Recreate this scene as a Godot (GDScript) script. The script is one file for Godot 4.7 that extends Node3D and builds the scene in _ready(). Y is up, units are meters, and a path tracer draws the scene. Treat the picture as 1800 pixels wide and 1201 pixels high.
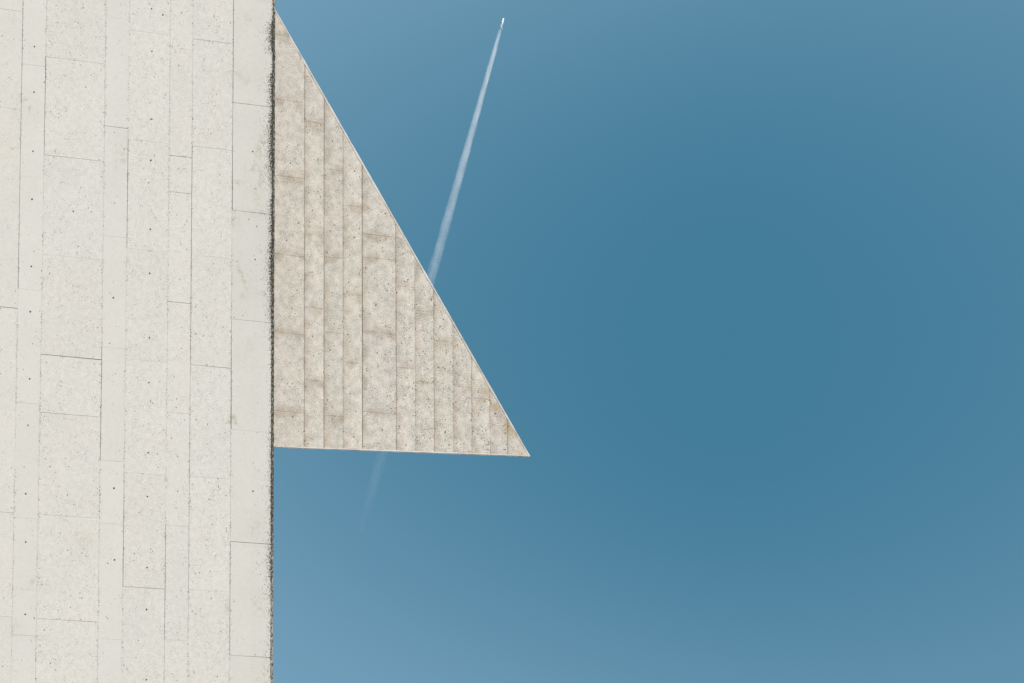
extends Node3D

const EXPOSURE := 1.55

func _ready():
	# ---------------------------------------------------------------- camera, sky, sun
	var cam := Camera3D.new(); cam.name = "camera"
	cam.keep_aspect = Camera3D.KEEP_HEIGHT
	cam.fov = 9.837
	cam.near = 0.5; cam.far = 120000.0
	cam.transform = Transform3D(Basis(Vector3(0.999952, -0.009579, -0.002115), Vector3(0.009810, 0.976433, 0.215597), Vector3(0.0, -0.215607, 0.976480)).orthonormalized(), EYE)
	add_child(cam); cam.current = true

	var sky_mat := PanoramaSkyMaterial.new()
	sky_mat.panorama = ImageTexture.create_from_image(sky_image())
	var sky := Sky.new(); sky.sky_material = sky_mat
	var env := Environment.new()
	env.background_mode = Environment.BG_SKY
	env.sky = sky
	env.ambient_light_source = Environment.AMBIENT_SOURCE_SKY
	env.tonemap_mode = Environment.TONE_MAPPER_LINEAR
	env.tonemap_exposure = EXPOSURE
	env.sdfgi_enabled = true; env.ssao_enabled = true; env.ssil_enabled = true
	var we := WorldEnvironment.new(); we.name = "sky"; we.environment = env
	add_child(we)

	var sun := DirectionalLight3D.new(); sun.name = "sun"
	sun.light_energy = 1.03
	sun.light_color = Color(1.0, 0.98, 0.955)
	sun.light_angular_distance = 0.5
	sun.shadow_enabled = true
	add_child(sun)
	sun.look_at_from_position(Vector3.ZERO, -Vector3(0.50, 0.62, 0.60).normalized(), Vector3.UP)

	# ---------------------------------------------------------------- structure
	build_ground()
	build_tower()
	build_fin()
	# ---------------------------------------------------------------- in the sky
	build_contrail()
	build_airliner()

const EYE := Vector3(0, 1.6, 0)
const SOUTH_OF_TRAIL := Vector3(-0.039688, 0.165330, -0.985439)   # far, old end of the trail
const HEAD_OF_TRAIL := Vector3(-0.0017015, 0.2929838, -0.9561159)   # where the airliner is
const SKY_RANGE := 20000.0

# ------------------------------------------------------------------ helpers
func tag(o: Node, label: String, category: String, group := "") -> void:
	o.set_meta("label", label); o.set_meta("category", category)
	if group: o.set_meta("group", group)

func commit(called: String, st: SurfaceTool, m: Material, parent: Node, at := Vector3.ZERO) -> MeshInstance3D:
	var o := MeshInstance3D.new(); o.name = called
	o.mesh = st.commit(); o.material_override = m; o.position = at
	parent.add_child(o, true)
	return o

func matte(c: Color, rough := 0.9) -> StandardMaterial3D:
	var m := StandardMaterial3D.new()
	m.albedo_color = c.linear_to_srgb(); m.roughness = rough
	m.metallic_specular = 0.25
	return m

func start() -> SurfaceTool:
	var st := SurfaceTool.new(); st.begin(Mesh.PRIMITIVE_TRIANGLES)
	return st

# a quad whose corners run clockwise as seen from its front
func quad(st: SurfaceTool, a: Vector3, b: Vector3, c: Vector3, d: Vector3) -> void:
	for p in [a, b, c, a, c, d]:
		st.add_vertex(p)

func box(st: SurfaceTool, lo: Vector3, hi: Vector3) -> void:
	var p := func(x, y, z): return Vector3(hi.x if x else lo.x, hi.y if y else lo.y, hi.z if z else lo.z)
	quad(st, p.call(0, 1, 1), p.call(1, 1, 1), p.call(1, 0, 1), p.call(0, 0, 1))
	quad(st, p.call(1, 1, 0), p.call(0, 1, 0), p.call(0, 0, 0), p.call(1, 0, 0))
	quad(st, p.call(1, 1, 1), p.call(1, 1, 0), p.call(1, 0, 0), p.call(1, 0, 1))
	quad(st, p.call(0, 1, 0), p.call(0, 1, 1), p.call(0, 0, 1), p.call(0, 0, 0))
	quad(st, p.call(0, 1, 0), p.call(1, 1, 0), p.call(1, 1, 1), p.call(0, 1, 1))
	quad(st, p.call(0, 0, 1), p.call(1, 0, 1), p.call(1, 0, 0), p.call(0, 0, 0))

# stacked rings of equal count joined by quads, the last one capped; rings run clockwise seen from the front
func rings(st: SurfaceTool, rs: Array, uv: Callable, smooth: bool) -> void:
	for r in range(rs.size() - 1):
		var a: PackedVector3Array = rs[r]
		var b: PackedVector3Array = rs[r + 1]
		for i in a.size():
			var j := (i + 1) % a.size()
			st.set_smooth_group(i + 1 if smooth and r > 0 else 0xFFFFFFFF)
			for p in [a[i], a[j], b[j], a[i], b[j], b[i]]:
				st.set_uv(uv.call(p)); st.add_vertex(p)
	st.set_smooth_group(0xFFFFFFFF)
	var cap: PackedVector3Array = rs[-1]
	for i in range(1, cap.size() - 1):
		for p in [cap[0], cap[i], cap[i + 1]]:
			st.set_uv(uv.call(p)); st.add_vertex(p)

func noise(seed_: int, freq: float, octaves := 1, kind := FastNoiseLite.TYPE_SIMPLEX_SMOOTH) -> FastNoiseLite:
	var n := FastNoiseLite.new()
	n.seed = seed_; n.frequency = freq; n.noise_type = kind
	n.fractal_type = FastNoiseLite.FRACTAL_FBM if octaves > 1 else FastNoiseLite.FRACTAL_NONE
	n.fractal_octaves = octaves
	return n

func noise_bytes(n: FastNoiseLite, w: int, h: int) -> PackedByteArray:
	return n.get_image(w, h, false, false, true).get_data()

func s8(linear: float) -> int:
	return clampi(int(pow(clampf(linear, 0.0, 1.0), 1.0 / 2.2) * 255.0 + 0.5), 0, 255)

# a soft round fleck multiplied into an RGB8 picture
func fleck(d: PackedByteArray, w: int, h: int, x: float, y: float, r: float, gain: float, stretch := 1.0) -> void:
	var k := int(ceil(r * maxf(1.0, stretch))) + 1
	for j in range(int(y) - k, int(y) + k + 1):
		if j < 0 or j >= h: continue
		for i in range(int(x) - k, int(x) + k + 1):
			if i < 0 or i >= w: continue
			var q := sqrt(pow(i - x, 2) + pow((j - y) / stretch, 2))
			var a := clampf(r + 0.5 - q, 0.0, 1.0)
			if a <= 0.0: continue
			var g := 1.0 + (gain - 1.0) * a
			var o := (j * w + i) * 3
			d[o] = clampi(int(d[o] * g), 0, 255); d[o + 1] = clampi(int(d[o + 1] * g), 0, 255); d[o + 2] = clampi(int(d[o + 2] * g), 0, 255)

# ------------------------------------------------------------------ sky: deepest blue in one region, paler away from it, whitish low down
func sky_image() -> Image:
	var w := 2048
	var h := 1024
	var im := Image.create_empty(w, h, false, Image.FORMAT_RGBF)
	var deep := Vector3(0.0565, 0.202, 0.318)
	var gain := Vector3(0.131, 0.158, 0.187)
	var low := Vector3(0.26, 0.40, 0.52)
	var away := Vector3(0.0530, 0.2155, -0.9751).normalized()
	for j in h:
		var e := PI / 2 - (j + 0.5) / h * PI
		for i in w:
			var a := ((i + 0.5) / w - 0.5) * TAU
			var v := Vector3(-sin(a) * cos(e), sin(e), cos(a) * cos(e))
			var turn := rad_to_deg(wrapf(atan2(v.x, -v.z) - atan2(away.x, -away.z), -PI, PI))
			var rise := rad_to_deg(e - asin(away.y))
			var t := pow(Vector2(0.85 * turn * cos(e), 1.35 * rise).length() / 8.1, 3.0) + 0.10 * turn * turn / (turn * turn + 10.0)
			t *= (1.0 - 0.26 * tanh(turn / 3.0)) * (1.0 - 0.12 * tanh(rise / 4.0))
			var most := 0.95 * (1.0 - 0.33 * tanh(turn / 8.0) * smoothstep(180.0, 120.0, absf(turn)) * cos(e))
			t = most * (1.0 - exp(-t / most))
			var c := deep + gain * t
			c = c.lerp(low, 0.6 * smoothstep(0.12, -0.02, v.y))
			c /= EXPOSURE
			im.set_pixel(i, j, Color(c.x, c.y, c.z))
	return im

# ------------------------------------------------------------------ ground
func build_ground() -> void:
	var st := start()
	quad(st, Vector3(-60000, 0, -60000), Vector3(60000, 0, -60000), Vector3(60000, 0, 60000), Vector3(-60000, 0, 60000))
	st.generate_normals()
	var o := commit("ground", st, matte(Color(0.34, 0.32, 0.29)), self)
	o.set_meta("kind", "structure")

# ------------------------------------------------------------------ tower
const WALL_U0 := -4.30
const WALL_U1 := 0.20
const WALL_V0 := 7.60
const WALL_V1 := 17.20
const COLS := [-4.25, -3.94, -3.391, -3.083, -2.295, -1.982, -1.432, -1.123, -0.575, -0.030]
const ROWS := [
	[16.90, 15.49, 14.08, 12.67, 11.26, 9.85, 8.44],
	[16.283, 15.022, 13.776, 12.503, 11.236, 9.968, 8.700],
	[15.610, 14.175, 12.751, 11.333, 9.913, 8.487],
	[15.740, 14.480, 13.216, 11.958, 11.235, 9.975, 8.701],
	[16.355, 14.940, 13.530, 12.118, 10.700, 9.920, 8.500],
	[16.225, 14.807, 13.402, 11.996, 10.571, 9.158],
	[16.062, 14.657, 14.187, 12.776, 11.368, 9.954, 8.533],
	[16.217, 14.811, 13.403, 11.997, 10.588, 9.172],
	[16.838, 15.445, 14.036, 12.628, 11.218, 9.807, 8.389]]
const ROUGH := [0.3, 0.5, 0.18, 0.95, 0.17, 1.0, 0.75, 1.0, 0.17]
# joints that stand open wider: vertical [joint of COLS, top, bottom, half width], the rest are hairlines
const OPEN_UP := [[3, 15.99, 14.48, 0.0036], [2, 14.18, 12.51, 0.0034], [5, 14.94, 13.5, 0.003], [7, 14.187, 13.6, 0.0046], [7, 13.4, 12.776, 0.0050], [8, 16.83, 15.45, 0.0036],
	[8, 14.9, 14.03, 0.0042], [8, 12.63, 11.997, 0.0042], [5, 9.9, 8.4, 0.0036], [4, 12.1, 11.2, 0.0028], [8, 9.17, 8.39, 0.003], [6, 11.7, 11.37, 0.003], [2, 17.0, 14.2, 0.002], [7, 11.4, 8.9, 0.0022], [6, 9.95, 9.158, 0.003]]
const OPEN_ACROSS := [[3, 11.958, 0.0055], [3, 9.975, 0.0036], [3, 8.701, 0.0036], [6, 14.187, 0.0032], [8, 15.445, 0.0036], [8, 9.807, 0.0034], [8, 8.389, 0.0034], [8, 14.036, 0.0032],
	[8, 12.628, 0.0026], [5, 9.158, 0.0026], [7, 11.997, 0.0028], [7, 16.217, 0.0030], [6, 14.657, 0.0030], [4, 14.94, 0.0028], [3, 14.48, 0.0028], [6, 12.776, 0.003], [3, 11.235, 0.003], [1, 12.503, 0.003], [1, 9.968, 0.0026]]
const HOLE_DISCS := [[-3.231, 15.851, 9], [-3.226, 15.264, 9], [-3.226, 14.507, 9], [-3.229, 13.895, 11], [-3.224, 13.046, 10], [-3.227, 12.476, 11], [-3.220, 11.638, 10], [-3.231, 11.061, 8], [-3.245, 10.214, 10], [-3.235, 9.622, 10], [-3.226, 8.743, 10],
	[-1.684, 16.542, 9], [-1.533, 16.479, 10], [-1.674, 15.983, 8], [-1.677, 15.096, 9], [-1.674, 14.562, 11], [-1.672, 13.674, 10], [-1.673, 13.109, 10], [-1.669, 12.291, 10], [-1.670, 11.721, 9], [-1.670, 10.839, 10], [-1.674, 10.291, 10], [-1.668, 9.409, 10], [-1.669, 8.893, 10], [-1.662, 8.032, 9],
	[-2.691, 13.798, 9], [-2.150, 12.752, 11], [-2.110, 10.363, 11], [-2.093, 9.478, 10], [-0.296, 14.831, 9], [-0.259, 13.425, 9], [-0.273, 10.459, 9]]
# mould along the right edge: [height, reach in metres, density]
const MOULD := [[17.2, 0.02, 0.3], [16.72, 0.03, 0.3], [16.58, 0.055, 0.9], [16.45, 0.090, 1.0], [16.20, 0.085, 0.9], [16.12, 0.03, 0.45], [15.95, 0.04, 0.5], [15.86, 0.085, 0.9], [15.60, 0.075, 0.9], [15.42, 0.07, 0.8], [15.2, 0.075, 0.95], [14.9, 0.09, 0.95], [14.65, 0.10, 0.85], [14.45, 0.07, 0.7], [14.34, 0.03, 0.55], [14.22, 0.07, 0.8], [14.05, 0.05, 0.85],
	[13.85, 0.065, 0.9], [13.72, 0.05, 0.7], [13.6, 0.085, 0.95], [13.3, 0.075, 0.95], [13.0, 0.055, 0.85], [12.7, 0.05, 0.8], [12.4, 0.022, 0.5], [11.7, 0.022, 0.5], [11.3, 0.035, 0.55], [10.9, 0.035, 0.55], [10.55, 0.045, 0.6], [10.2, 0.04, 0.5], [9.9, 0.05, 0.4], [9.7, 0.085, 0.75], [9.4, 0.07, 0.6], [9.1, 0.05, 0.35], [8.4, 0.03, 0.2], [7.6, 0.03, 0.15]]
# weathered smears on the smooth panels: [u, v, half width, half height, lean, depth, warm]
const SMEARS := [[-0.44, 13.20, 0.035, 0.16, -0.45, 0.10, 1.0], [-0.40, 12.97, 0.06, 0.10, 0.3, 0.07, 1.0], [-0.53, 13.95, 0.05, 0.10, 0.0, 0.10, 1.0], [-0.54, 11.36, 0.045, 0.09, -0.7, 0.17, 0.9], [-0.60, 11.31, 0.06, 0.02, 0.0, 0.14, 1.0],
	[-0.36, 16.58, 0.06, 0.06, -0.6, 0.07, 0.9], [-0.50, 15.83, 0.06, 0.06, -0.5, 0.06, 1.0], [-0.40, 15.72, 0.10, 0.06, 0.8, 0.05, 0.7], [-0.17, 14.92, 0.09, 0.22, 0.4, 0.10, 0.4], [-0.24, 14.62, 0.14, 0.05, 0.7, 0.10, 0.3], [-0.16, 14.45, 0.10, 0.12, 0.2, 0.08, 0.5], [-0.24, 14.22, 0.05, 0.14, -0.3, 0.07, 0.6], [-0.50, 14.40, 0.08, 0.05, 0.2, 0.06, 0.7], [-0.22, 14.05, 0.10, 0.03, 0.3, 0.08, 0.4],
	[-0.16, 13.00, 0.06, 0.05, -0.6, 0.07, 0.8], [-0.33, 12.3, 0.10, 0.15, 0.0, 0.03, 0.9], [-0.20, 9.0, 0.08, 0.12, -0.5, 0.06, 0.9], [-0.25, 10.0, 0.08, 0.12, 0.5, 0.05, 1.0], [-0.10, 8.2, 0.08, 0.2, 0.0, 0.05, 1.0], [-2.04, 14.60, 0.045, 0.17, 0.0, 0.10, 1.0], [-2.14, 14.55, 0.02, 0.2, 0.0, 0.04, 0.5],
	[-3.33, 15.10, 0.05, 0.14, -0.7, 0.10, 0.3], [-3.16, 9.15, 0.05, 0.04, -0.4, 0.08, 0.2], [-3.25, 9.05, 0.10, 0.015, 0.1, 0.08, 0.2], [-3.35, 8.6, 0.06, 0.06, 0.0, 0.05, 0.3], [-2.80, 14.25, 0.06, 0.06, -0.6, 0.05, 0.4], [-2.12, 14.06, 0.02, 0.02, 0.0, 0.12, 0.2], [-2.09, 16.55, 0.05, 0.03, 0.3, 0.08, 0.3], [-1.26, 14.45, 0.07, 0.03, -0.4, 0.06, 0.4], [-2.5, 9.7, 0.2, 0.12, 0.0, 0.04, 1.0], [-0.62, 9.0, 0.05, 0.12, 0.0, 0.06, 1.0]]

func wall_picture() -> Image:
	var w := 1024
	var h := 2048
	var ku := w / (WALL_U1 - WALL_U0)
	var kv := h / (WALL_V1 - WALL_V0)
	var broad := noise_bytes(noise(3, 0.006, 3), w, h)
	var hue := noise_bytes(noise(11, 0.011, 2), w, h)
	var mid := noise_bytes(noise(5, 0.05, 3), w, h)
	var fine := noise_bytes(noise(8, 0.33, 2), w, h)
	var clump := noise(21, 0.017, 2)
	var rng := RandomNumberGenerator.new(); rng.seed = 77
	# the roughness and tone of each column of panels along one row of the picture
	var col := PackedInt32Array(); col.resize(w)
	for i in w:
		var u := WALL_U0 + (i + 0.5) / ku
		var c := 0
		for k in COLS.size():
			if u >= COLS[k]: c = k
		col[i] = mini(c, 8)
	var d := PackedByteArray(); d.resize(w * h * 3)
	var lut := PackedByteArray(); lut.resize(4096)
	for i in 4096: lut[i] = s8(i / 4095.0)
	for j in h:
		for i in w:
			var p := j * w + i
			var c := col[i]
			var rough: float = ROUGH[c]
			var b := (broad[p] - 128) / 128.0
			var q := (hue[p] - 128) / 128.0
			var g := 1.0 + 0.022 * b + (0.014 + 0.055 * rough) * (mid[p] - 128) / 128.0 + (0.03 + 0.20 * rough) * (fine[p] - 128) / 128.0
			var red := 0.0; var green := 0.0; var blue := 0.0
			if c == 8:
				red = 0.480 * g; green = 0.456 * g; blue = 0.419 * g
			elif rough < 0.2:
				red = 0.497 * g; green = 0.475 * g; blue = 0.435 * g
			else:
				red = 0.499 * g * (1.0 + 0.012 * q); green = 0.473 * g * (1.0 + 0.004 * q); blue = 0.433 * g * (1.0 + 0.002 * b)
			var o := p * 3
			d[o] = lut[clampi(int(red * 4095), 0, 4095)]; d[o + 1] = lut[clampi(int(green * 4095), 0, 4095)]; d[o + 2] = lut[clampi(int(blue * 4095), 0, 4095)]
	# weathered smears
	var torn := noise(31, 0.05, 3)
	for s in SMEARS:
		var cx: float = (s[0] - WALL_U0) * ku
		var cy: float = (WALL_V1 - s[1]) * kv
		var rx: float = s[2] * ku
		var ry: float = s[3] * kv
		var kx := int(rx + absf(s[4]) * ry) * 2 + 4
		for j in range(maxi(0, int(cy - ry * 2)), mini(h, int(cy + ry * 2))):
			for i in range(maxi(0, int(cx - kx)), mini(w, int(cx + kx))):
				var y: float = (j - cy) / ry
				var x: float = (i - cx + s[4] * (j - cy)) / rx
				var a: float = exp(-(x * x + y * y) * 1.2) * clampf(0.55 + 1.5 * torn.get_noise_2d(i, j), 0.0, 1.4) * s[5] * 1.3
				var o := (j * w + i) * 3
				d[o] = int(d[o] * (1.0 - a * 0.6)); d[o + 1] = int(d[o + 1] * (1.0 - a * 0.68)); d[o + 2] = int(d[o + 2] * (1.0 - a * (0.78 + 0.25 * s[6])))
	# blow-holes, pits and pale grains
	for n in 115000:
		var x := rng.randf() * w
		var y := rng.randf() * h
		var rough: float = ROUGH[col[int(x)]]
		var near := clampf(0.34 + 1.9 * clump.get_noise_2d(x, y), 0.05, 1.0)
		if rng.randf() > rough * near + 0.012: continue
		var dice := rng.randf()
		if dice < 0.34: fleck(d, w, h, x, y, rng.randf_range(0.5, 0.95), rng.randf_range(1.04, 1.14))
		elif dice < 0.86: fleck(d, w, h, x, y, rng.randf_range(0.35, 0.75), rng.randf_range(0.62, 0.90))
		elif dice < 0.98: fleck(d, w, h, x, y, rng.randf_range(0.45, 0.9), rng.randf_range(0.5, 0.75))
		else: fleck(d, w, h, x, y, rng.randf_range(0.7, 1.5), rng.randf_range(0.42, 0.65), rng.randf_range(0.8, 1.5))
	# pits strung along the joints
	for n in 5200:
		var k := rng.randi_range(2, 8)
		var y := rng.randf() * h
		if clump.get_noise_2d(k * 400.0, y * 1.3) < -0.05: continue
		var x: float = (COLS[k] - WALL_U0) * ku + rng.randfn(0.0, 2.4)
		fleck(d, w, h, x, y, rng.randf_range(0.4, 0.9), rng.randf_range(0.5, 0.85), 1.3)
	# mould crust
	var crust := noise(41, 0.17, 2)
	var edge: float = (-0.026 - WALL_U0) * ku
	for j in h:
		var v := WALL_V1 - (j + 0.5) / kv
		var m := 0
		while m < MOULD.size() - 2 and v < MOULD[m + 1][0]: m += 1
		var t := clampf((MOULD[m][0] - v) / (MOULD[m][0] - MOULD[m + 1][0]), 0.0, 1.0)
		var reach: float = lerpf(MOULD[m][1], MOULD[m + 1][1], t) * ku * 0.85
		var dense: float = lerpf(MOULD[m][2], MOULD[m + 1][2], t)
		for i in range(int(edge - 60), int(edge + 4)):
			var a := dense * exp(-maxf(edge - i, 0.0) / reach)
			var k := crust.get_noise_2d(i, j) * 0.5 + 0.5 + rng.randf_range(-0.12, 0.12)
			var cover := clampf((a * 1.0 - k - 0.02) * 5.0, 0.0, 1.0) * 0.92 + 0.10 * a * a
			var o := (j * w + i) * 3
			d[o] = int(lerpf(d[o], 62, clampf(cover, 0, 0.92))); d[o + 1] = int(lerpf(d[o + 1], 61, clampf(cover, 0, 0.92))); d[o + 2] = int(lerpf(d[o + 2], 52, clampf(cover, 0, 0.92)))
	for n in 7000:
		var y := rng.randf() * h
		var v := WALL_V1 - y / kv
		var m := 0
		while m < MOULD.size() - 2 and v < MOULD[m + 1][0]: m += 1
		var out: float = -log(maxf(rng.randf(), 0.0001)) * MOULD[m][1] * ku * 0.55
		if rng.randf() > MOULD[m][2] or out > 70.0: continue
		fleck(d, w, h, edge - out, y, rng.randf_range(0.4, 0.95), rng.randf_range(0.42, 0.8), rng.randf_range(0.8, 1.6))
	return Image.create_from_data(w, h, false, Image.FORMAT_RGB8, d)

func strip_picture() -> Image:
	var w := 32
	var h := 2048
	var rng := RandomNumberGenerator.new(); rng.seed = 5
	var patch := noise(17, 0.012, 3)
	var grain := noise(19, 0.085, 2)
	var im := Image.create_empty(w, h, false, Image.FORMAT_RGB8)
	for j in h:
		var v := WALL_V1 - (j + 0.5) / h * (WALL_V1 - WALL_V0)
		var pale := smoothstep(10.9, 8.2, v) * 0.52 + smoothstep(16.62, 16.85, v) * 0.45 + 0.18 * patch.get_noise_2d(0, j)
		for i in w:
			var k := grain.get_noise_2d(i * 0.8, j) * 0.62 + 0.5 + rng.randf_range(-0.15, 0.15) + pale * 0.75 - 0.36
			if i < 7: k -= 0.20
			k = clampf((k - 0.12) * 1.9, 0.0, 1.0)
			var c := Color(0.052, 0.047, 0.036).lerp(Color(0.36, 0.345, 0.30), k).linear_to_srgb()
			im.set_pixel(i, j, c)
	return im

func open_up(k: int, top: float, bottom: float) -> float:
	var best := 0.0004
	for a in OPEN_UP:
		if a[0] == k and minf(top, a[1]) - maxf(bottom, a[2]) > 0.4 * (top - bottom): best = maxf(best, a[3])
	return best

func open_across(c: int, v: float) -> float:
	for a in OPEN_ACROSS:
		if a[0] == c and absf(a[1] - v) < 0.01: return a[2]
	return 0.0005

func build_tower() -> void:
	var t := Node3D.new(); t.name = "concrete_tower"; add_child(t)
	t.position = Vector3(-2.99683, 0, -48.72911); t.rotation.y = deg_to_rad(26.41517)
	tag(t, "pale cream concrete tower clad in tall staggered panels, its right edge black with mould", "tower")
	var rng := RandomNumberGenerator.new(); rng.seed = 12

	var st := start()
	box(st, Vector3(-9.0, 0.0, -7.0), Vector3(-0.030, 22.0, -0.016))
	box(st, Vector3(-9.0, 0.0, -0.0155), Vector3(-0.030, 7.05, 0.0))
	box(st, Vector3(-9.0, 17.95, -0.0155), Vector3(-0.030, 22.0, 0.0))
	box(st, Vector3(-9.0, 7.06, -0.0155), Vector3(-4.26, 17.94, 0.0))
	st.generate_normals()
	commit("core", st, matte(Color(0.20, 0.19, 0.17)), t)

	var skin := StandardMaterial3D.new()
	skin.albedo_texture = ImageTexture.create_from_image(wall_picture())
	skin.vertex_color_use_as_albedo = true
	skin.roughness = 0.88; skin.metallic_specular = 0.25
	var uv := func(p: Vector3): return Vector2((p.x - WALL_U0) / (WALL_U1 - WALL_U0), (WALL_V1 - p.y) / (WALL_V1 - WALL_V0))
	for c in COLS.size() - 1:
		var heights: Array = [17.93]
		if ROWS[c][0] < 16.5: heights.append(17.93 if false else ROWS[c][0] + 1.4)
		heights.append_array(ROWS[c])
		heights.append(7.07)
		if heights[1] > 17.9: heights.remove_at(1)
		for r in heights.size() - 1:
			var top: float = heights[r]
			var bottom: float = heights[r + 1]
			var gl := (open_up(c, top, bottom) if c > 0 else 0.0005) * 1.45
			var gt := open_across(c, top) * 1.25
			var l: float = COLS[c]
			var rr: float = COLS[c + 1] - 0.0004
			# no joint is quite even: every corner sits in by its own amount
			var lt := gl * rng.randf_range(0.45, 1.3)
			var lb := gl * rng.randf_range(0.45, 1.3)
			var tl := gt * rng.randf_range(0.25, 1.35)
			var tr := gt * rng.randf_range(0.25, 1.35)
			var proud := rng.randf_range(-0.0014, 0.0014)
			var tone := 1.0 + rng.randf_range(-0.022, 0.022)
			var b := 0.0008
			st = start()
			st.set_color(Color(tone * (1.0 + rng.randf_range(-0.006, 0.006)), tone, tone * (1.0 + rng.randf_range(-0.008, 0.008))))
			var ring := func(inset: float, z: float): return PackedVector3Array([Vector3(l + lt + inset, top - tl - inset, z), Vector3(rr - inset, top - tr - inset, z), Vector3(rr - inset, bottom + 0.0004 + inset, z), Vector3(l + lb + inset, bottom + 0.0004 + inset, z)])
			rings(st, [ring.call(0.0, -0.014), ring.call(0.0, proud - b), ring.call(b, proud)], uv, false)
			st.generate_normals()
			commit("panel", st, skin, t)

	# chamfered corner strip of exposed aggregate under a crust of mould
	var crust := StandardMaterial3D.new()
	crust.albedo_texture = ImageTexture.create_from_image(strip_picture())
	crust.roughness = 1.0; crust.metallic_specular = 0.1
	st = start()
	var rough := noise(9, 18.0, 2)
	var rows := 520
	var pt := func(i: int, j: int):
		var v := 17.94 - j * (17.94 - 7.06) / rows
		var bump := 0.0045 * rough.get_noise_2d(i * 0.37, v)
		var ends := [Vector3(-0.0285, v, -0.002), Vector3(0.003, v, -0.036), Vector3(0.035, v, -0.070), Vector3(0.037, v, -0.55)]
		return ends[i] + Vector3(bump, 0, bump) * (1.0 if i in [1, 2] else 0.2)
	st.set_smooth_group(0)
	for j in rows:
		for i in 3:
			var q := [pt.call(i, j), pt.call(i + 1, j), pt.call(i + 1, j + 1), pt.call(i, j + 1)]
			for n in [0, 1, 2, 0, 2, 3]:
				st.set_uv(Vector2((i + (1 if n in [1, 2] else 0)) / 3.0, (WALL_V1 - q[n].y) / (WALL_V1 - WALL_V0)))
				st.add_vertex(q[n])
	st.generate_normals()
	var strip := commit("corner_strip", st, crust, t)
	strip.set_meta("label", "narrow chamfered corner blackened by mould")

	# dark discs, their colour standing in for the shade inside the fixing holes
	var hole_shade_mat := matte(Color(0.085, 0.08, 0.07))
	var hole_disc_mesh := CylinderMesh.new()
	hole_disc_mesh.top_radius = 0.85; hole_disc_mesh.bottom_radius = 1.0; hole_disc_mesh.height = 1.0; hole_disc_mesh.radial_segments = 12; hole_disc_mesh.rings = 0
	for p in HOLE_DISCS:
		var o := MeshInstance3D.new(); o.name = "hole_shade_disc"
		o.mesh = hole_disc_mesh; o.material_override = hole_shade_mat
		o.rotation.x = PI / 2
		o.scale = Vector3(p[2] * 0.00115, 0.010, p[2] * 0.00115)
		o.position = Vector3(p[0], p[1], 0.0)
		t.add_child(o, true)

# ------------------------------------------------------------------ triangular fin
const FIN_COLS := [-0.62, -0.08, 0.435, 0.718, 0.994, 1.272, 1.766, 2.045, 2.325, 2.605, 2.881, 3.151, 3.415, 3.80]
const FIN_ROWS := [[16.5, 15.2, 13.9, 12.6], [16.712, 15.840, 14.814, 13.767, 12.736, 11.706], [15.594, 14.079, 13.110, 12.148], [14.983, 13.806, 12.806, 11.710], [14.532, 13.342, 12.434], [14.178, 13.864, 12.873, 11.807],
	[13.530, 12.440], [13.229, 12.276], [12.852, 12.447], [12.267], [12.132], [11.911], []]
const FIN_PROUD := [0.0, 0.0012, -0.0012, -0.0006, -0.0018, -0.0004, 0.0012, -0.0010, 0.0010, -0.0012, 0.0006, -0.0010, 0.0004, -0.0006]
const FIN_GAP := [0.003, 0.003, 0.0046, 0.0042, 0.0032, 0.0056, 0.0034, 0.0024, 0.0018, 0.0020, 0.0020, 0.0015, 0.0018]
const FIN_U0 := -0.40
const FIN_V1 := 17.20

func fin_top(u: float) -> float:
	return lerpf(17.066, 11.43, u / 3.752)

func fin_bottom(u: float) -> float:
	return lerpf(11.219, 11.412, u / 3.752)

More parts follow.
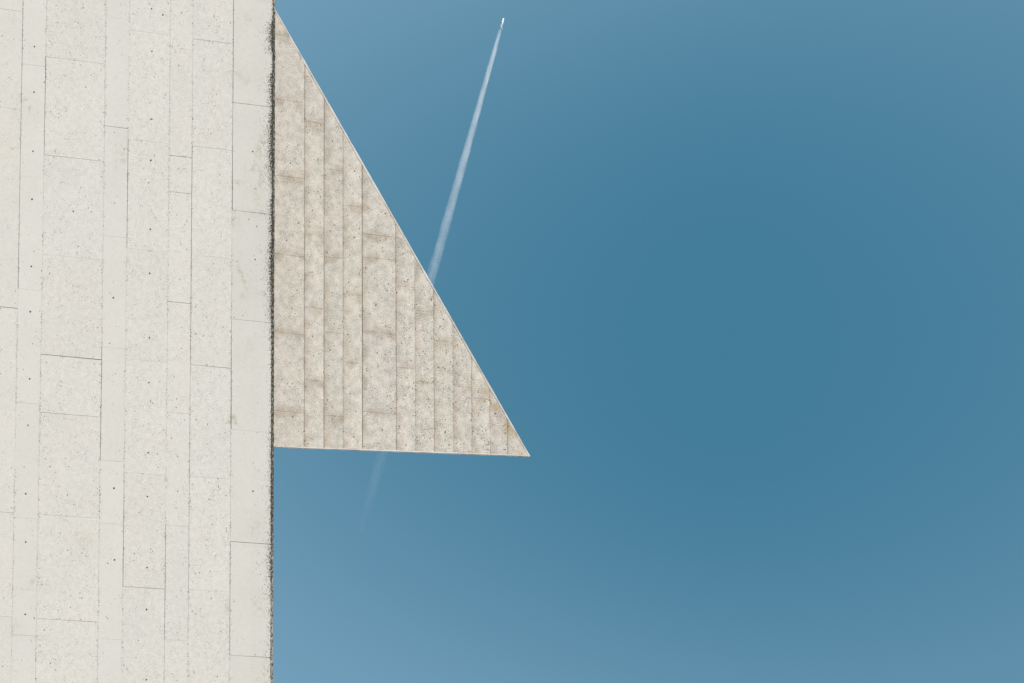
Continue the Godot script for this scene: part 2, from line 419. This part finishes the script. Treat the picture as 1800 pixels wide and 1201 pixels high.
func fin_picture() -> Image:
	var w := 1024
	var h := 1536
	var k := 244.0
	var mid := noise_bytes(noise(51, 0.032, 5), w, h)
	var fine := noise_bytes(noise(53, 0.30, 3), w, h)
	var patch := noise_bytes(noise(57, 0.010, 3), w, h)
	var drift := noise(59, 0.02, 3)
	var rng := RandomNumberGenerator.new(); rng.seed = 4
	var lut := PackedByteArray(); lut.resize(4096)
	for i in 4096: lut[i] = s8(i / 4095.0)
	var col := PackedInt32Array(); col.resize(w)
	for i in w:
		for c in FIN_COLS.size() - 1:
			if FIN_U0 + i / k >= FIN_COLS[c]: col[i] = c
	var d := PackedByteArray(); d.resize(w * h * 3)
	for j in h:
		var v := FIN_V1 - j / k
		for i in w:
			var p := j * w + i
			var u := FIN_U0 + i / k
			if v > fin_top(u) + 0.1: continue
			var c := col[i]
			var m := (mid[p] - 128) / 128.0
			var f := (fine[p] - 128) / 128.0
			var s := (patch[p] - 128) / 128.0
			# brown water stains that cling to the pour joints
			var stain_shade := 0.0
			var ragged := drift.get_noise_2d(i * 0.7, j * 0.7 + c * 300)
			for r in FIN_ROWS[c]:
				var dv: float = (v - r + 0.05 * ragged) / (0.075 + 0.05 * ragged)
				if absf(dv) < 3.0: stain_shade = maxf(stain_shade, exp(-dv * dv) * clampf(0.8 + 1.2 * ragged, 0.0, 1.0))
			# painted joint shade and dirt: wide left of each plank, narrow right
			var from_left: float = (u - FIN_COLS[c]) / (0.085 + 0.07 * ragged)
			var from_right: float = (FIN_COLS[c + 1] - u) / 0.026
			stain_shade = maxf(stain_shade, 0.90 * exp(-from_left * absf(from_left)) * clampf(0.75 + 0.9 * ragged, 0.0, 1.0))
			stain_shade = maxf(stain_shade, 0.55 * exp(-from_right * absf(from_right)) * clampf(0.5 + 1.4 * ragged, 0.0, 1.0))
			stain_shade = clampf(stain_shade + 0.30 * maxf(s, -0.3), 0.0, 1.0)
			var g := 1.02 + 0.17 * m + 0.52 * f + 0.12 * s - 0.02 * (1 if c % 2 else -1)
			var rim := smoothstep(0.30, 0.0, (fin_top(u) - v) * 0.56) * smoothstep(12.55, 12.2, v) * clampf(0.35 + 1.8 * ragged + m, 0.0, 1.0)
			var red := 0.450 * g * (1.0 - 0.19 * stain_shade) * (1.0 - 0.20 * rim)
			var green := 0.413 * g * (1.0 - 0.235 * stain_shade) * (1.0 - 0.29 * rim)
			var blue := 0.366 * g * (1.0 - 0.285 * stain_shade) * (1.0 - 0.47 * rim)
			var o := p * 3
			d[o] = lut[clampi(int(red * 4095), 0, 4095)]; d[o + 1] = lut[clampi(int(green * 4095), 0, 4095)]; d[o + 2] = lut[clampi(int(blue * 4095), 0, 4095)]
	var clump := noise(61, 0.016, 2)
	for n in 170000:
		var x := rng.randf() * w
		var y := rng.randf() * h
		var u := FIN_U0 + x / k
		if FIN_V1 - y / k > fin_top(u) + 0.05: continue
		var thick := 0.38 + 0.55 * smoothstep(1.2, 2.2, u)
		if rng.randf() > thick * clampf(0.6 + 1.3 * clump.get_noise_2d(x, y), 0.1, 1.0): continue
		var dice := rng.randf()
		if dice < 0.33: fleck(d, w, h, x, y, rng.randf_range(0.5, 1.2), rng.randf_range(1.05, 1.2))
		elif dice < 0.86: fleck(d, w, h, x, y, rng.randf_range(0.4, 0.95), rng.randf_range(0.62, 0.88))
		elif dice < 0.985: fleck(d, w, h, x, y, rng.randf_range(0.6, 1.2), rng.randf_range(0.45, 0.7))
		else: fleck(d, w, h, x, y, rng.randf_range(1.1, 2.0), rng.randf_range(0.35, 0.55), rng.randf_range(0.7, 1.4))
	return Image.create_from_data(w, h, false, Image.FORMAT_RGB8, d)

# the convex polygon left of every line [point, direction]; lines listed clockwise as seen from the front
func cut(lines: Array, inset: float) -> PackedVector2Array:
	var poly := PackedVector2Array([Vector2(-50, 50), Vector2(50, 50), Vector2(50, -50), Vector2(-50, -50)])
	for l in lines:
		var inward := Vector2(l[1].y, -l[1].x).normalized()
		var at: Vector2 = l[0] + inward * inset * (l[2] if l.size() > 2 else 1.0)
		var out := PackedVector2Array()
		for i in poly.size():
			var a := poly[i]
			var b := poly[(i + 1) % poly.size()]
			var da := (a - at).dot(inward)
			var db := (b - at).dot(inward)
			if da >= 0.0: out.append(a)
			if (da > 0.0) != (db > 0.0) and absf(da - db) > 1e-9: out.append(a.lerp(b, da / (da - db)))
		poly = out
		if poly.size() < 3: return PackedVector2Array()
	return poly

func lift(p: PackedVector2Array, z: float) -> PackedVector3Array:
	var out := PackedVector3Array()
	for q in p: out.append(Vector3(q.x, q.y, z))
	return out

func build_fin() -> void:
	var t := Node3D.new(); t.name = "triangular_fin"; add_child(t)
	t.position = Vector3(-3.05676, 0, -49.70369); t.rotation.y = deg_to_rad(29.0)
	tag(t, "weathered beige triangular concrete fin of narrow vertical planks, jutting out behind the tower", "concrete fin")
	var rng := RandomNumberGenerator.new(); rng.seed = 31
	var slope_hyp := Vector2(3.752, 11.43 - 17.066)
	var slope_base := Vector2(-3.752, 11.219 - 11.412)
	var trim := 0.029
	var hyp := [Vector2(0, 17.066), slope_hyp]
	var base := [Vector2(0, 11.219), slope_base]

	# body: a slab that tapers to the back, and the pier that carries it behind the tower
	var st := start()
	var front := PackedVector2Array([Vector2(-2.6, fin_top(-2.6)), Vector2(3.735, 11.442), Vector2(3.735, 11.419), Vector2(-2.6, fin_bottom(-2.6))])
	var back := PackedVector2Array([Vector2(-2.6, fin_top(-2.6) - 0.7), Vector2(2.95, 11.92), Vector2(2.95, 11.86), Vector2(-2.6, fin_bottom(-2.6) + 0.45)])
	rings(st, [lift(back, -0.9), lift(front, -0.02)], func(_p): return Vector2.ZERO, false)
	var rear := lift(back, -0.9)
	for p in [rear[0], rear[3], rear[2], rear[0], rear[2], rear[1]]: st.add_vertex(p)
	st.generate_normals()
	commit("slab", st, matte(Color(0.17, 0.155, 0.13)), t)
	st = start()
	box(st, Vector3(-4.0, 0.0, -4.0), Vector3(-0.9, 12.6, -0.95))
	box(st, Vector3(-4.0, 12.61, -4.0), Vector3(-1.2, 20.0, -0.40))
	st.generate_normals()
	commit("pier", st, matte(Color(0.30, 0.28, 0.25)), t)

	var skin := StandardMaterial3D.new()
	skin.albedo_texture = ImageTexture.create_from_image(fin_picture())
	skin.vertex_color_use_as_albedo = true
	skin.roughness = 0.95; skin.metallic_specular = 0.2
	var uv := func(p: Vector3): return Vector2((p.x - FIN_U0) * 244.0 / 1024.0, (FIN_V1 - p.y) * 244.0 / 1536.0)
	for c in FIN_COLS.size() - 1:
		var l: float = FIN_COLS[c]
		var r: float = FIN_COLS[c + 1]
		var heights: Array = [30.0]
		heights.append_array(FIN_ROWS[c])
		heights.append(0.0)
		for n in heights.size() - 1:
			var gap_l: float = FIN_GAP[c] * (0.75 + 0.6 * rng.randf())
			var gap_t := 0.0003 + 0.0012 * rng.randf()
			var top: float = heights[n] - gap_t
			var bottom: float = heights[n + 1] + 0.0004
			# clockwise from the front: left side going up, top going right, right side going down, bottom going left
			var lines := [[Vector2(l + gap_l, 0), Vector2(0, 1)], [Vector2(0, top), Vector2(1, 0), 0.03], [Vector2(0, 17.066) - Vector2(slope_hyp.y, -slope_hyp.x).normalized() * -(trim - 0.001), slope_hyp, 0.1],
				[Vector2(r - 0.0005, 0), Vector2(0, -1)], [Vector2(0, bottom), Vector2(-1, 0), 0.03], [Vector2(0, 11.219) + Vector2(slope_base.y, -slope_base.x).normalized() * (trim * 0.75 - 0.001), slope_base, 0.1]]
			var p0 := cut(lines, 0.0)
			if p0.size() < 3: continue
			var p1 := cut(lines, 0.006)
			var p2 := cut(lines, 0.030)
			var proud: float = FIN_PROUD[c] + rng.randf_range(-0.0006, 0.0006)
			var layers := [lift(p0, -0.022), lift(p0, proud - 0.0045)]
			if p1.size() == p0.size():
				layers.append(lift(p1, proud - 0.0014))
				if p2.size() == p0.size(): layers.append(lift(p2, proud))
			else:
				layers[1] = lift(p0, proud - 0.0014)
			st = start()
			var tone := 1.0 + rng.randf_range(-0.02, 0.02)
			st.set_color(Color(tone, tone * (1.0 + rng.randf_range(-0.008, 0.008)), tone * (1.0 + rng.randf_range(-0.012, 0.012))))
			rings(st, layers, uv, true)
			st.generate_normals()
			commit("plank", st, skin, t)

	# clean pale edge trims along the slope and the underside
	var pale := StandardMaterial3D.new()
	pale.albedo_texture = ImageTexture.create_from_image(trim_picture())
	pale.roughness = 0.9; pale.metallic_specular = 0.25
	var along_hyp := slope_hyp.normalized()
	var in_hyp := Vector2(along_hyp.y, -along_hyp.x)
	edge_trim(t, Vector2(-0.9, fin_top(-0.9)), Vector2(3.752, 11.43), in_hyp, trim, pale, 5)
	var along_base := slope_base.normalized()
	var in_base := Vector2(along_base.y, -along_base.x)
	edge_trim(t, Vector2(3.752, 11.412), Vector2(-0.9, fin_bottom(-0.9)), in_base, trim * 0.75, pale, 6)

func trim_picture() -> Image:
	var im := Image.create_empty(1024, 16, false, Image.FORMAT_RGB8)
	var n := noise(71, 0.008, 4)
	var g := noise(73, 0.3, 2)
	for i in 1024:
		for j in 16:
			var a := clampf(0.45 + 1.8 * n.get_noise_2d(i, j * 2.0), 0.0, 1.0)
			var c := Color(0.50, 0.475, 0.445).lerp(Color(0.42, 0.38, 0.33), a * 0.95) * (1.0 + 0.16 * g.get_noise_2d(i, j))
			im.set_pixel(i, j, c.linear_to_srgb())
	return im

func edge_trim(parent: Node, a: Vector2, b: Vector2, inward: Vector2, wide: float, m: Material, seed_: int) -> void:
	var st := start()
	st.set_smooth_group(0xFFFFFFFF)
	var n := 150
	var wob := noise(seed_, 0.11, 3)
	var row := func(i: int):
		var p := a.lerp(b, i / float(n))
		var k := wob.get_noise_1d(i * 3.0)
		var o := p - inward * (0.0035 * k - 0.010 * maxf(0.0, k - 0.35))
		var q := p + inward * wide * (0.5 + 0.3 * k)
		var e := p + inward * wide * (1.0 + 0.4 * k)
		return [Vector3(o.x + inward.x * 0.022, o.y + inward.y * 0.022, -0.045), Vector3(o.x, o.y, -0.003), Vector3(q.x, q.y, 0.006), Vector3(e.x, e.y, 0.002), Vector3(e.x, e.y, -0.02)]
	for i in n:
		var p = row.call(i)
		var q = row.call(i + 1)
		for k in 4:
			var u0 := i / float(n) * 1.0
			var u1 := (i + 1) / float(n)
			var pts := [p[k], q[k], q[k + 1], p[k + 1]]
			var us := [Vector2(u0, k / 4.0), Vector2(u1, k / 4.0), Vector2(u1, (k + 1) / 4.0), Vector2(u0, (k + 1) / 4.0)]
			for x in [0, 1, 2, 0, 2, 3]:
				st.set_uv(us[x]); st.add_vertex(pts[x])
	st.generate_normals()
	commit("edge_trim", st, m, parent)

# ------------------------------------------------------------------ vapour trail
func build_contrail() -> void:
	var head := EYE + HEAD_OF_TRAIL * SKY_RANGE
	var tail := EYE + SOUTH_OF_TRAIL * SKY_RANGE
	var axis := (head - tail).normalized()
	var length := (head - tail).length()
	var side := axis.cross(Vector3(0, 0, 1)).normalized()
	var depth := side.cross(axis).normalized()
	var m := StandardMaterial3D.new()
	m.albedo_color = Color(0.93, 0.95, 0.97)
	m.roughness = 1.0; m.metallic_specular = 0.0
	m.transparency = BaseMaterial3D.TRANSPARENCY_ALPHA
	m.cull_mode = BaseMaterial3D.CULL_DISABLED
	m.vertex_color_use_as_albedo = true
	# [share of the length behind the airliner, radius in metres, opacity]
	var plan := [[0.012, 7.5, 0.34], [0.03, 9.5, 0.50], [0.07, 12.0, 0.54], [0.14, 14.0, 0.49], [0.20, 17.0, 0.43], [0.28, 20.0, 0.36], [0.38, 23.0, 0.29], [0.46, 25.0, 0.21], [0.52, 26.0, 0.16], [0.62, 27.0, 0.09], [0.76, 26.0, 0.062], [0.84, 26.0, 0.045], [0.92, 25.0, 0.024], [0.97, 24.0, 0.010], [1.0, 28.0, 0.0]]
	var puff := noise(81, 0.9, 3)
	var st := start()
	var layers := [[0.68, -0.36], [0.56, -0.36], [0.40, -0.36], [0.68, 0.36], [0.56, 0.36], [0.40, 0.36]]   # [radius, offset]: two strands, one from each engine
	var n := 360
	var m_around := 12
	var point := func(i: int, k: int, layer: int):
		var f := i / float(n)
		f = 0.012 + 0.988 * f
		var s := 0
		while s < plan.size() - 2 and f > plan[s + 1][0]: s += 1
		var x := clampf((f - plan[s][0]) / (plan[s + 1][0] - plan[s][0]), 0.0, 1.0)
		var r: float = lerpf(plan[s][1], plan[s + 1][1], x)
		var a: float = lerpf(plan[s][2], plan[s + 1][2], x)
		var g := TAU * k / m_around
		var shift: float = r * layers[layer][1]
		r *= layers[layer][0]
		r *= 1.0 + 0.30 * puff.get_noise_3d(i * 0.07, cos(g) * 1.2 + layer / 3 * 7.0, sin(g) * 1.2)
		a *= 1.0 + 0.35 * puff.get_noise_2d(i * 0.06, 90.0 + layer / 3)
		var each := 1.0 - pow(1.0 - clampf(a, 0.0, 0.9), 1.0 / 7.0)
		if f > 0.62:   # the old, thin end keeps one skin to each strand
			each = 1.0 - pow(1.0 - clampf(a, 0.0, 0.9), 1.0 / 2.6) if layer % 3 == 0 else 0.0
		return [head - axis * length * f + (side * cos(g) + depth * sin(g)) * r + side * shift, each]
	st.set_smooth_group(0)
	for layer in layers.size():
		for i in n:
			for k in m_around:
				var q := [point.call(i, k, layer), point.call(i + 1, k, layer), point.call(i + 1, (k + 1) % m_around, layer), point.call(i, (k + 1) % m_around, layer)]
				for x in [0, 1, 2, 0, 2, 3]:
					st.set_color(Color(1, 1, 1, q[x][1])); st.add_vertex(q[x][0] - head)
	st.generate_normals()
	var o := commit("contrail", st, m, self, head)
	o.cast_shadow = GeometryInstance3D.SHADOW_CASTING_SETTING_ON
	tag(o, "white vapour trail that widens and fades as it drops behind the triangular fin", "vapour trail")

# ------------------------------------------------------------------ airliner
func lathe(st: SurfaceTool, profile: Array, around: int, at := Vector3.ZERO) -> void:   # profile [y, radius], from tail to nose
	st.set_smooth_group(0)
	for i in profile.size() - 1:
		for k in around:
			var g0 := TAU * k / around
			var g1 := TAU * (k + 1) / around
			var a := Vector3(cos(g0) * profile[i][1], profile[i][0], sin(g0) * profile[i][1]) + at
			var b := Vector3(cos(g1) * profile[i][1], profile[i][0], sin(g1) * profile[i][1]) + at
			var c := Vector3(cos(g1) * profile[i + 1][1], profile[i + 1][0], sin(g1) * profile[i + 1][1]) + at
			var e := Vector3(cos(g0) * profile[i + 1][1], profile[i + 1][0], sin(g0) * profile[i + 1][1]) + at
			quad(st, a, e, c, b)

# a tapered blade: root and tip chords [leading y, trailing y], thick at the root
func blade(st: SurfaceTool, root: Vector3, tip: Vector3, root_y: Vector2, tip_y: Vector2, up: Vector3, t0: float, t1: float) -> void:
	st.set_smooth_group(0xFFFFFFFF)
	var p := func(o: Vector3, y: float, t: float): return Vector3(o.x, y, o.z) + up * t
	var a := [p.call(root, root_y.x, 0.0), p.call(root, lerpf(root_y.x, root_y.y, 0.35), t0), p.call(root, root_y.y, 0.0), p.call(root, lerpf(root_y.x, root_y.y, 0.35), -t0)]
	var b := [p.call(tip, tip_y.x, 0.0), p.call(tip, lerpf(tip_y.x, tip_y.y, 0.35), t1), p.call(tip, tip_y.y, 0.0), p.call(tip, lerpf(tip_y.x, tip_y.y, 0.35), -t1)]
	for i in 4:
		var j := (i + 1) % 4
		quad(st, a[i], a[j], b[j], b[i])
	quad(st, b[0], b[1], b[2], b[3])

func build_airliner() -> void:
	var head := EYE + HEAD_OF_TRAIL * SKY_RANGE
	var tail := EYE + SOUTH_OF_TRAIL * SKY_RANGE
	var t := Node3D.new(); t.name = "airliner"; add_child(t)
	var nose := (head - tail).normalized()                      # local y runs from tail to nose
	var across := nose.cross(HEAD_OF_TRAIL).normalized()        # sideways in the picture
	var far := across.cross(nose).normalized()
	var wing := (far * cos(0.24) + across * sin(0.24)).normalized()     # the wings point nearly along the line of sight
	t.transform = Transform3D(Basis(wing, nose, wing.cross(nose)), head)
	tag(t, "tiny white jet airliner at the upper end of the vapour trail", "airplane")
	var white := matte(Color(0.86, 0.87, 0.90), 0.4)
	var grey := matte(Color(0.42, 0.42, 0.50), 0.5)
	var st := start()
	lathe(st, [[-27.0, 0.3], [-22.0, 2.2], [-14.0, 4.2], [-6.0, 5.1], [16.0, 5.1], [22.0, 4.5], [25.5, 2.9], [27.0, 0.2]], 20)
	st.generate_normals(); commit("fuselage", st, white, t)
	for s in [-1.0, 1.0]:
		st = start()
		blade(st, Vector3(0, 0, -1.5), Vector3(26.0 * s, 0, -2.5), Vector2(7.0, -6.0), Vector2(-8.5, -11.5), Vector3(0, 0, 1), 0.9, 0.25)
		st.generate_normals(); commit("wing", st, white, t)
		st = start()
		blade(st, Vector3(0, 0, 1.2), Vector3(10.0 * s, 0, 1.6), Vector2(-18.5, -24.5), Vector2(-24.5, -27.5), Vector3(0, 0, 1), 0.5, 0.15)
		st.generate_normals(); commit("tailplane", st, white, t)
		st = start()
		lathe(st, [[-3.2, 1.0], [-1.0, 1.7], [2.4, 1.9], [3.2, 1.6], [3.2, 0.1]], 12, Vector3(8.5 * s, 3.0, -4.4))
		st.generate_normals(); commit("engine", st, grey, t)
	st = start()
	blade(st, Vector3(0, 0, 1.0), Vector3(0, 0, 11.5), Vector2(-16.5, -25.0), Vector2(-25.0, -29.0), Vector3(1, 0, 0), 0.5, 0.15)
	st.generate_normals(); commit("tail_fin", st, grey, t)
